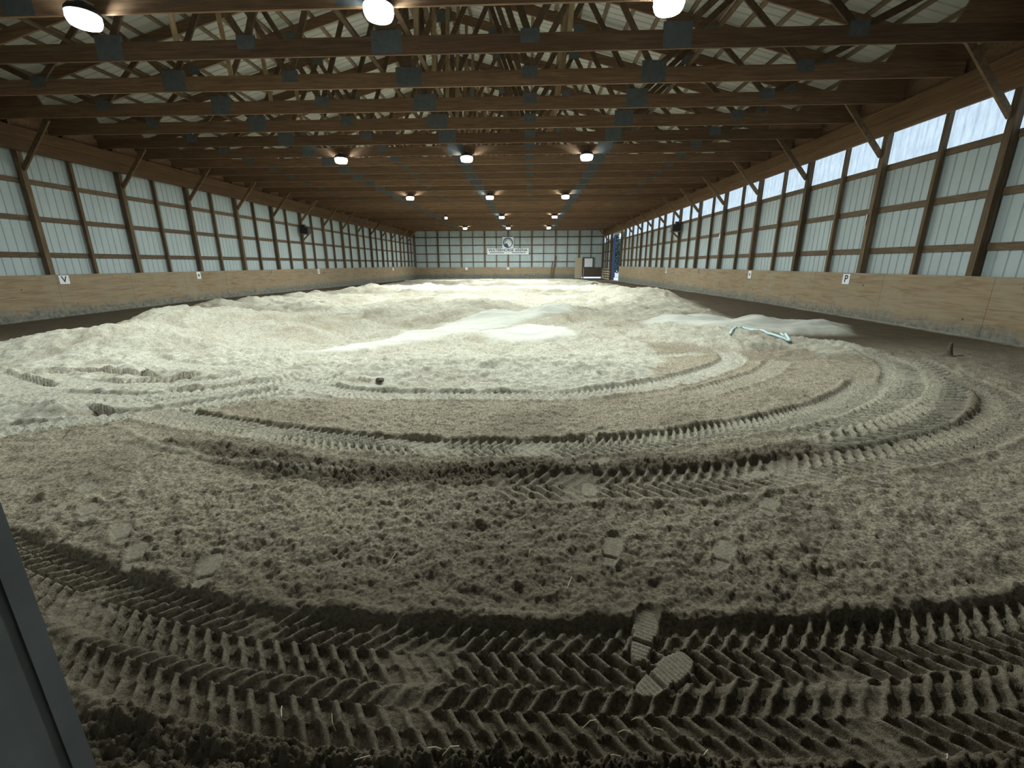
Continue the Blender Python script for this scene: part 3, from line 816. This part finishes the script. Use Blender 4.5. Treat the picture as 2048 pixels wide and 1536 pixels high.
sh = speaker(-13.72, 27.46, -1, 'black loudspeaker on a wooden shelf on the left wall'); tag(sh, 'small wooden shelf holding the loudspeaker on the left wall', 'shelf')
sh = speaker(8.52, 27.20, 1, 'black loudspeaker on a wooden shelf on the right wall'); tag(sh, 'small wooden shelf holding the loudspeaker on the right wall', 'shelf')
mb = MB(); mb.tube([(XR-.02, 12.33, 2.66), (XR-.02, 12.33, 2.52), (XR-.02, 12.36, 2.38)], .016)
tag(mb.build('cable_conduit', M['white']), 'short white conduit on a post of the right wall above the letter P', 'conduit')
mb = MB(); mb.box(XR-.03, XR, 21.34, 21.42, 2.52, 2.75)
tag(mb.build('switch_box', M['white'], bevel=.005), 'small white switch box fixed to a post of the right wall', 'switch box')

# ------------------------------------------------------------------ letters on the kickboards
def text_mesh(body, size, mat, parent, loc, rot, name='letter', ext=.002, sx=1):
    cu = bpy.data.curves.new(name, 'FONT'); cu.body = body; cu.size = size; cu.extrude = ext
    cu.align_x = 'CENTER'; cu.align_y = 'CENTER'; cu.offset = size*.018
    t = bpy.data.objects.new('tmp_text', cu); COL.objects.link(t)
    dg = bpy.context.evaluated_depsgraph_get(); me = bpy.data.meshes.new_from_object(t.evaluated_get(dg))
    bpy.data.objects.remove(t); me.materials.clear(); me.materials.append(mat)
    o = bpy.data.objects.new(name, me); COL.objects.link(o); o.parent = parent; o.location = loc; o.rotation_euler = rot; o.scale = (sx, 1, 1)
    return o
def marker(kind, loc, rz, w_, h_, lab, mat=None):
    """board local frame: x right, z up, front at -y"""
    r = empty('arena_marker', loc, rz)
    mb = MB(); mb.box(-w_/2, w_/2, -.012, 0, -h_/2, h_/2); mb.build('marker_board', mat or M['white'], r)
    if kind == 'diamond':
        mb = MB(); mb.prism_xz([(0, -.075), (.048, 0), (0, .075), (-.048, 0)], -.016, -.012); mb.build('diamond_mark', M['ink'], r)
    elif kind:
        text_mesh(kind, h_*1.0, M['ink'], r, (0, -.014, 0), (PI/2, 0, 0))
    tag(r, lab, 'marker')
LR, RR = PI/2, -PI/2
marker('V', (XL+.022, 12.80, 1.03), LR, .29, .25, 'white board with a dark letter V on the left kickboard')
marker('diamond', (XL+.022, 18.28, 1.02), LR, .22, .29, 'white board with a dark diamond on the left kickboard')
marker('E', (XL+.022, 23.66, 1.03), LR, .25, .27, 'small pale board with the letter E on the left kickboard', M['plank'])
marker('S', (XL+.022, 29.07, 1.00), LR, .27, .30, 'white board with a dark letter S on the left kickboard')
marker('', (XL+.022, 45.3, .95), LR, .27, .30, 'small white marker on the far part of the left kickboard')
marker('P', (XR-.022, 12.62, 1.01), RR, .27, .27, 'white board with a dark letter P on the right kickboard')
marker('diamond', (XR-.022, 18.04, 1.00), RR, .22, .29, 'white board with a small dark diamond on the right kickboard')
marker('B', (XR-.022, 23.48, 1.04), RR, .25, .27, 'small pale board with the letter B on the right kickboard', M['plank'])
marker('R', (XR-.022, 28.96, 1.00), RR, .27, .30, 'small white board with the letter R on the right kickboard')
marker('C', (CX, YF-.022, .90), 0, .30, .30, 'white board with the letter C in the middle of the far kickboard')
marker('', (-7.72, YF-.022, .88), 0, .30, .30, 'white marker left of the middle on the far kickboard')

# ------------------------------------------------------------------ signs on the far wall
nsg = empty('name_sign', (CX, YF-.01, 2.89))
mb = MB(); mb.box(-2.52, 2.52, -.03, 0, -.37, .36); mb.build('sign_board', M['white'], nsg, bevel=.006)
text_mesh('WATERHORSE ARENA', .46, M['ink'], nsg, (0, -.034, .12), (PI/2, 0, 0), 'lettering', .003, 1.02)
for a, b_ in ((-2.2, -.45), (.45, 2.2)):
    mb = MB(); mb.box(a, b_, -.036, -.03, -.20, -.12); mb.build('sign_stripe', M['navy'], nsg)
mb = MB()
for i in range(7): mb.box(-.30+i*.09, -.25+i*.09, -.036, -.03, -.20, -.13)
mb.build('small_lettering', M['bluegrey'], nsg)
tag(nsg, 'long white sign reading WATERHORSE ARENA on the far end wall', 'sign')
lg = empty('logo_sign', (CX, YF-.01, 3.88))
mb = MB(); mb.box(-.68, .68, -.03, 0, -.63, .66); mb.build('sign_board', M['white'], lg, bevel=.006)
def disc(r, y0, y1, n=40, c=(0, 0)): return [(c[0]+r*math.cos(2*PI*i/n), c[1]+r*math.sin(2*PI*i/n)) for i in range(n)]
mb = MB(); mb.prism_xz(disc(.60, 0, 0), -.036, -.03); mb.build('emblem_ring', M['navy'], lg)
mb = MB(); mb.prism_xz(disc(.52, 0, 0), -.039, -.036); mb.build('emblem_disc', M['bluegrey'], lg)
mb = MB(); mb.prism_xz([(-.50,-.05),(-.44,-.20),(-.28,-.10),(-.08,-.12),(0,-.30),(.10,-.50),(-.1,-.51),(-.3,-.43),(-.44,-.27)], -.041, -.039); mb.build('emblem_shade', M['navy'], lg)
horse = [(-.36,.00),(-.30,-.07),(-.20,-.04),(-.06,-.08),(.02,-.20),(.10,-.40),(.20,-.48),(.36,-.36),(.46,-.18),(.44,.0),(.34,.16),(.20,.27),(.10,.34),(.06,.42),(.01,.34),(-.08,.30),(-.16,.20),(-.26,.08)]
mb = MB(); mb.prism_xz(horse, -.045, -.039); mb.build('horse_head', M['white'], lg)
tag(lg, 'square white sign with a round blue horse head emblem above the name sign', 'sign')

# ------------------------------------------------------------------ far right corner
mb = MB(); mb.box(5.50, 6.36, YF-.06, YF-.022, -.5, 2.12)
tag(mb.build('upright_panel', M['plank']), 'tall pale wooden panel standing against the far wall left of the end door', 'panel')
dr = empty('end_door', (7.5, YF-.02, 0))
mb = MB(); mb.box(-1.05, -.93, -.06, .04, -.4, 2.15); mb.box(.12, .24, -.06, .04, .95, 2.15); mb.box(-1.05, .24, -.06, .04, 2.05, 2.17); mb.build('door_frame', M['girt'], dr)
mb = MB(); mb.box(-.93, 1.25, -.03, .02, -.12, 1.0); mb.build('door_panel', M['darkplank'], dr)
mb = MB(); mb.box(-.97, -.90, -.10, -.06, .0, .95); mb.build('door_handle_bar', M['plank'], dr)
mb = MB(); mb.box(-.86, .10, -.045, -.01, 1.04, 2.03); mb.build('door_window', M['white'], dr)
tag(dr, 'dark wooden door with a white upper square in the far right corner', 'door')
pk = empty('plank_rack', (XR-.02, 51.7, 0))
for i in range(5):
    mb = MB(); mb.box(-.05, 0, -2.5, 2.5, -.30+i*.26, -.12+i*.26); mb.build('plank', M['plank'], pk)
tag(pk, 'pale horizontal planks on the right wall beyond the side doorway', 'planks')
for k, (x0, x1, z1, lab) in enumerate(((2.95, 3.22, 2.3, 'taller'), (2.70, 2.80, 1.75, 'shorter'))):
    mb = MB(); mb.bar((x0-.15, YF-.25, 1.0-1.2), (x1, YF-.03, z1), .11, .04, (0, 1, .1))
    tag(mb.build('leaning_board', M['post']), '%s brown board leaning on the far wall right of the signs' % lab, 'board')
# side door leaf slid open, seen edge on at the far side of the doorway
sd = empty('door_1', (XR+.30, DY1+.55, 0)); struct(sd)
mb = MB(); mb.box(0, .05, -.9, 3.6, -.4, 4.1); o = mb.build('door_leaf', M['navy'], sd)
mb = MB(); mb.box(-.20, .06, -1.0, -.9, -.4, 4.1); mb.build('door_edge', M['navy'], sd)
# outside: snowy yard and trees seen through the doorway
mb = MB(); mb.box(XR+.2, 90, -30, 140, -.75, -.42); mb.box(-60, XR+.2, YF+.3, 140, -.75, -.42)
struct(mb.build('ground', M['snow']))
rt = random.Random(3)
for k in range(7):
    y = 62+k*7; x = y*.19+rt.uniform(-.6, 1.4); h = rt.uniform(5, 7.5)
    t = empty('conifer_tree', (x, y, -.45))
    mb = MB(); mb.tube([(0, 0, 0), (0, 0, h*.5), (0, 0, h*.96)], [.16, .10, .02]); mb.build('trunk', M['bark'], t)
    mb = MB()
    for q in range(700):
        z = rt.uniform(.08, 1)**.9*h; rr = (1-z/h)*1.9+.1; a = rt.uniform(0, 2*PI); l = rr*rt.uniform(.5, 1)
        c_ = Vector((math.cos(a)*l, math.sin(a)*l, z)); d = Vector((math.cos(a), math.sin(a), -.35)).normalized()
        sd_ = d.cross(Vector((0, 0, 1))).normalized()*.16
        n = len(mb.v); mb.v += [tuple(c_-d*.35-sd_), tuple(c_-d*.35+sd_), tuple(c_+d*.35), tuple(c_-d*.1+Vector((0, 0, .12)))]
        mb.f += [(n, n+1, n+2), (n, n+3, n+2), (n+1, n+2, n+3)]
    mb.build('foliage', M['foliage'], t)
    tag(t, 'dark conifer outside the side doorway, %s of the row from the near end' % ORD[k], 'tree', 'trees outside the side doorway')

# ------------------------------------------------------------------ things lying on the footing
pts = [(3.71,8.05),(3.95,8.42),(4.28,8.78),(4.42,8.80),(4.69,8.45),(4.72,8.10),(4.62,7.72)]
a_ = spline(pts, 8)
def hz(p, off):
    gx, gy = np.meshgrid([-.3, 0, .3], [-.3, 0, .3]); h = footing(p[0]+gx.ravel(), p[1]+gy.ravel())[0]
    return (p[0], p[1], max(float(h.mean())+off-.03, float(h[4])+.012))
mb = MB(); mb.tube([hz(p, .07) for p in a_], .021, 8)
o1 = mb.build('hose_loop', M['hose'], smooth=True)
pts2 = [(4.24,8.70),(4.34,8.45),(4.42,8.15),(4.50,7.9),(4.62,7.72)]
mb = MB(); mb.tube([hz(p, .07) for p in spline(pts2, 8)], .022, 8); mb.build('hose_strand', M['hose'], o1, smooth=True)
tag(o1, 'pale blue hose folded in two on the pale sand at the right', 'hose')

def clod(name, loc, r, hgt, mat, lab, cat, seed):
    rr = random.Random(seed); bm = bmesh.new(); bmesh.ops.create_icosphere(bm, subdivisions=3, radius=1)
    for v_ in bm.verts:
        n = 1+.28*math.sin(v_.co.x*3.1+seed)*math.cos(v_.co.y*4.3)+rr.uniform(-.07, .07)
        v_.co = Vector((v_.co.x*r*n, v_.co.y*r*n, v_.co.z*hgt*n))
    me = bpy.data.meshes.new(name); bm.to_mesh(me); bm.free(); me.materials.append(mat)
    o = bpy.data.objects.new(name, me); COL.objects.link(o); o.location = loc
    return tag(o, lab, cat)
M['clod'] = plain('damp_soil', (.10, .08, .058), .95, 0, .35, 30)
clod('soil_clod', (3.88, 26.6, gz(3.88, 26.6)+.05), .20, .10, M['clod'], 'dark lump of soil on the pale sand in the far part of the arena', 'clod', 2)
clod('soil_clod', (-.05, 24.2, gz(-.05, 24.2)+.03), .14, .08, M['clod'], 'small dark lump of soil far down the middle of the arena', 'clod', 5)
clod('soil_clod', (-1.86, 5.12, gz(-1.86, 5.12)+.01), .05, .03, M['clod'], 'dark lump of soil at the left edge of the pale sand heap', 'clod', 9)
# pointed earth-covered stake at the right
st_ = empty('marker_cone', (6.72, 7.04, gz(6.72, 7.04)-.02))
mb = MB(); mb.lathe([(.13, 0), (.10, .03), (.055, .06), (.035, .14), (.022, .24), (.0, .26)], 14); mb.build('cone_body', M['clod'], st_)
tag(st_, 'small pointed earth-coloured cone standing by the right lane', 'cone')
# straws
spec = {0: 'white upright stalk lying in the middle of the dimpled foreground', 9: 'bent pale straw at the lower left of the nearest tyre track'}
for k, (x, y, deg) in enumerate(STRAWS):
    L = random.uniform(.04, .08) if y > 1.2 else random.uniform(.035, .06)
    a = math.radians(deg); dx, dy = L/2*math.sin(a), L/2*math.cos(a)
    if deg < 20 and k == 0: dx, dy = 0.006, L*.8
    z = max(gz(x-dx, y-dy), gz(x+dx, y+dy), gz(x, y))+.004
    bend = random.uniform(-.004, .004)
    mb = MB(); mb.tube([(x-dx, y-dy, gz(x-dx, y-dy)+.004), (x+bend, y+bend, z), (x+dx, y+dy, gz(x+dx, y+dy)+.006)], .0018, 5)
    o = mb.build('straw', M['straw'])
    tag(o, spec.get(k, 'short pale straw lying loose on the brown footing'), 'straw', None if k in spec else 'loose straws on the footing')
